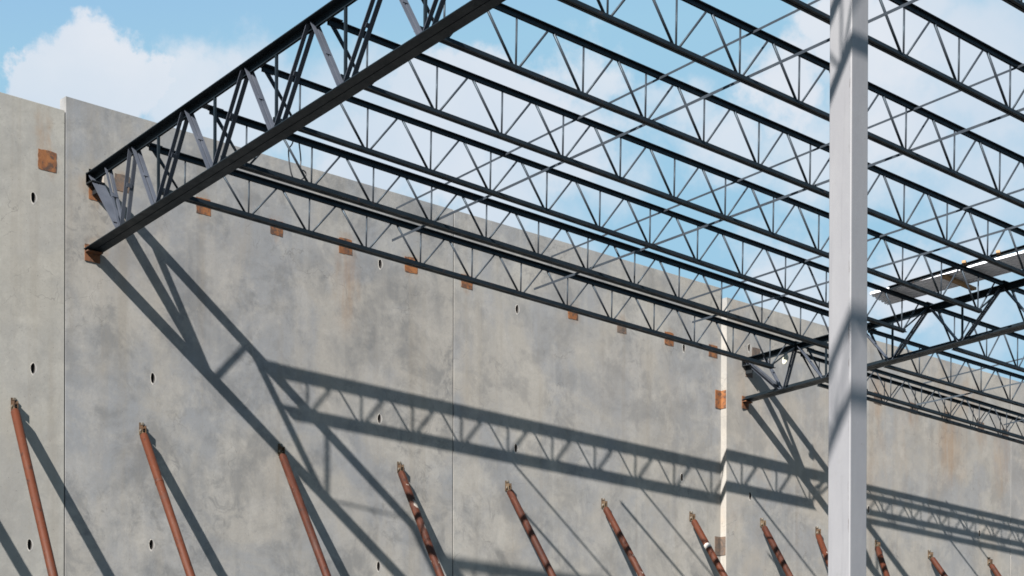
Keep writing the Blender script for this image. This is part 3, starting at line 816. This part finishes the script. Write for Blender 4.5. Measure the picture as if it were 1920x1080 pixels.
# ------------------------------------------------------------------ loose roof deck, dunnage, edge angle
def deck_sheet(a, d, L, label, w=.90, pitch=.15, hh=.062):
    a = Vector(a); d = Vector(d).normalized(); wv = Vector((-d.y, d.x, 0)).normalized(); nv = wv.cross(d); nv = nv if nv.z > 0 else -nv
    rot = Matrix((wv, d, nv)).transposed().to_euler()
    if Matrix((wv, d, nv)).determinant() < 0: wv = -wv; rot = Matrix((wv, d, nv)).transposed().to_euler()
    prof = []; k = int(w/pitch)
    for i in range(k):
        x = i*pitch
        prof += [(x, 0), (x+.060, 0), (x+.072, hh), (x+.138, hh)]
    prof.append((k*pitch, 0))
    sg = 1 if wv.x > 0 else -1
    t = .0015
    poly = [(sg*x, z) for x, z in prof] + [(sg*x, z+t) for x, z in prof[::-1]]
    mb = MB(); n = len(prof)
    vs = [(sg*x, 0, z) for x, z in prof] + [(sg*x, L, z) for x, z in prof] + [(sg*x, 0, z+t) for x, z in prof] + [(sg*x, L, z+t) for x, z in prof]
    fs = []
    for i in range(n-1):
        fs += [(i, i+1, n+i+1, n+i), (2*n+i, 3*n+i, 3*n+i+1, 2*n+i+1), (i, 2*n+i, 2*n+i+1, i+1), (n+i, n+i+1, 3*n+i+1, 3*n+i)]
    fs += [(0, n, 3*n, 2*n), (n-1, 3*n-1, 4*n-1, 2*n-1)]
    mb.add(vs, fs)
    o = link('deck_sheet', mb.mesh('deck_sheet', M_DECK), None, a, rot)
    return tag(o, label, 'deck sheet', 'corrugated deck sheets laid loose on the joists')
dd = (.228, -.97, .094)
deck_sheet((27.79,-4.03,9.545), dd, 2.05, 'grey corrugated metal deck sheet right beside the pale column, flutes showing at its end')
deck_sheet((28.235,-5.82,9.735), dd, 4.6, 'grey corrugated metal deck sheet running on to the right edge of the picture')
def lumber(a, b, w, h, label):
    a = Vector(a); b = Vector(b); mb = MB(); mb.bar((0,0,0), b-a, w, h)
    return tag(link('lumber_piece', mb.mesh('lumber_piece', M_WOOD), None, a), label, 'lumber', 'loose lumber on the joists')
lumber((28.10,-5.50,9.655), (29.22,-5.44,9.632), .11, .05, 'longer board lying under the joint of the two deck sheets')
lumber((27.93,-6.06,9.765), (28.10,-5.98,9.765), .07, .045, 'short wood block under the black edge angle, nearer the column')
lumber((28.06,-6.70,9.835), (28.26,-6.60,9.835), .07, .045, 'short wood block under the black edge angle, nearer the right edge')
mb = MB(); a = Vector((27.86,-4.45,9.62)); b = Vector((28.29,-7.10,9.895)); b = a+(b-a)*1.9; ang_pair(mb, (0,0,0), b-a, (0,0,1), (1,0,0), .05, .06, .008, .0)
tag(link('edge_angle', mb.mesh('edge_angle', M_BLACK), None, a), 'long black steel angle laid on wood blocks along the deck sheets', 'steel angle')

# ------------------------------------------------------------------ cable loops on the second joist, rag on the far girder
def smooth_pts(pts, n=6):
    pts = [Vector(p) for p in pts]; out = []
    P_ = [pts[0]] + pts + [pts[-1]]
    for i in range(1, len(P_)-2):
        for k in range(n):
            t = k/n; a, b, c, d = P_[i-1:i+3]
            out.append(.5*((2*b)+(c-a)*t+(2*a-5*b+4*c-d)*t*t+(3*b-3*c+d-a)*t**3))
    out.append(pts[-1]); return out
yc = -3.02
mb = MB()
mb.tube(smooth_pts([(15.00,yc+.07,9.70),(15.01,yc,9.62),(14.99,yc-.01,9.54),(14.94,yc,9.46),(14.935,yc,9.38),(14.95,yc,9.24),(14.985,yc,9.10),(15.05,yc+.02,9.03)]), .0105, 8)
mb.tube(smooth_pts([(15.11,yc+.07,9.70),(15.115,yc,9.61),(15.12,yc-.01,9.55),(15.145,yc,9.44),(15.155,yc,9.32),(15.14,yc,9.20),(15.20,yc-.01,9.195),(15.245,yc,9.17),(15.23,yc,9.11),(15.17,yc,9.06)]), .0105, 8)
tag(link('cable', mb.mesh('cable', M_CABLE, True)), 'black cable hanging in two loose drops from the second joist near the left girder', 'cable')
mb = MB(); nx, nz = 4, 7; vs = []
for j in range(nz):
    for i in range(nx):
        vs.append((28.86+.05*i*(1-.05*j)+.012*math.sin(j*1.3+i), -1.06-.03*math.sin(i*1.7+j*.9), 9.22-.05*j-.01*math.cos(i*2)))
mb.add(vs, [(j*nx+i, j*nx+i+1, (j+1)*nx+i+1, (j+1)*nx+i) for j in range(nz-1) for i in range(nx-1)])
ro = link('rag', mb.mesh('rag', M_RAG, True)); sm = ro.modifiers.new('thick', 'SOLIDIFY'); sm.thickness = .006
tag(ro, 'pale yellowish rag hanging from the wall end of the far girder', 'rag')
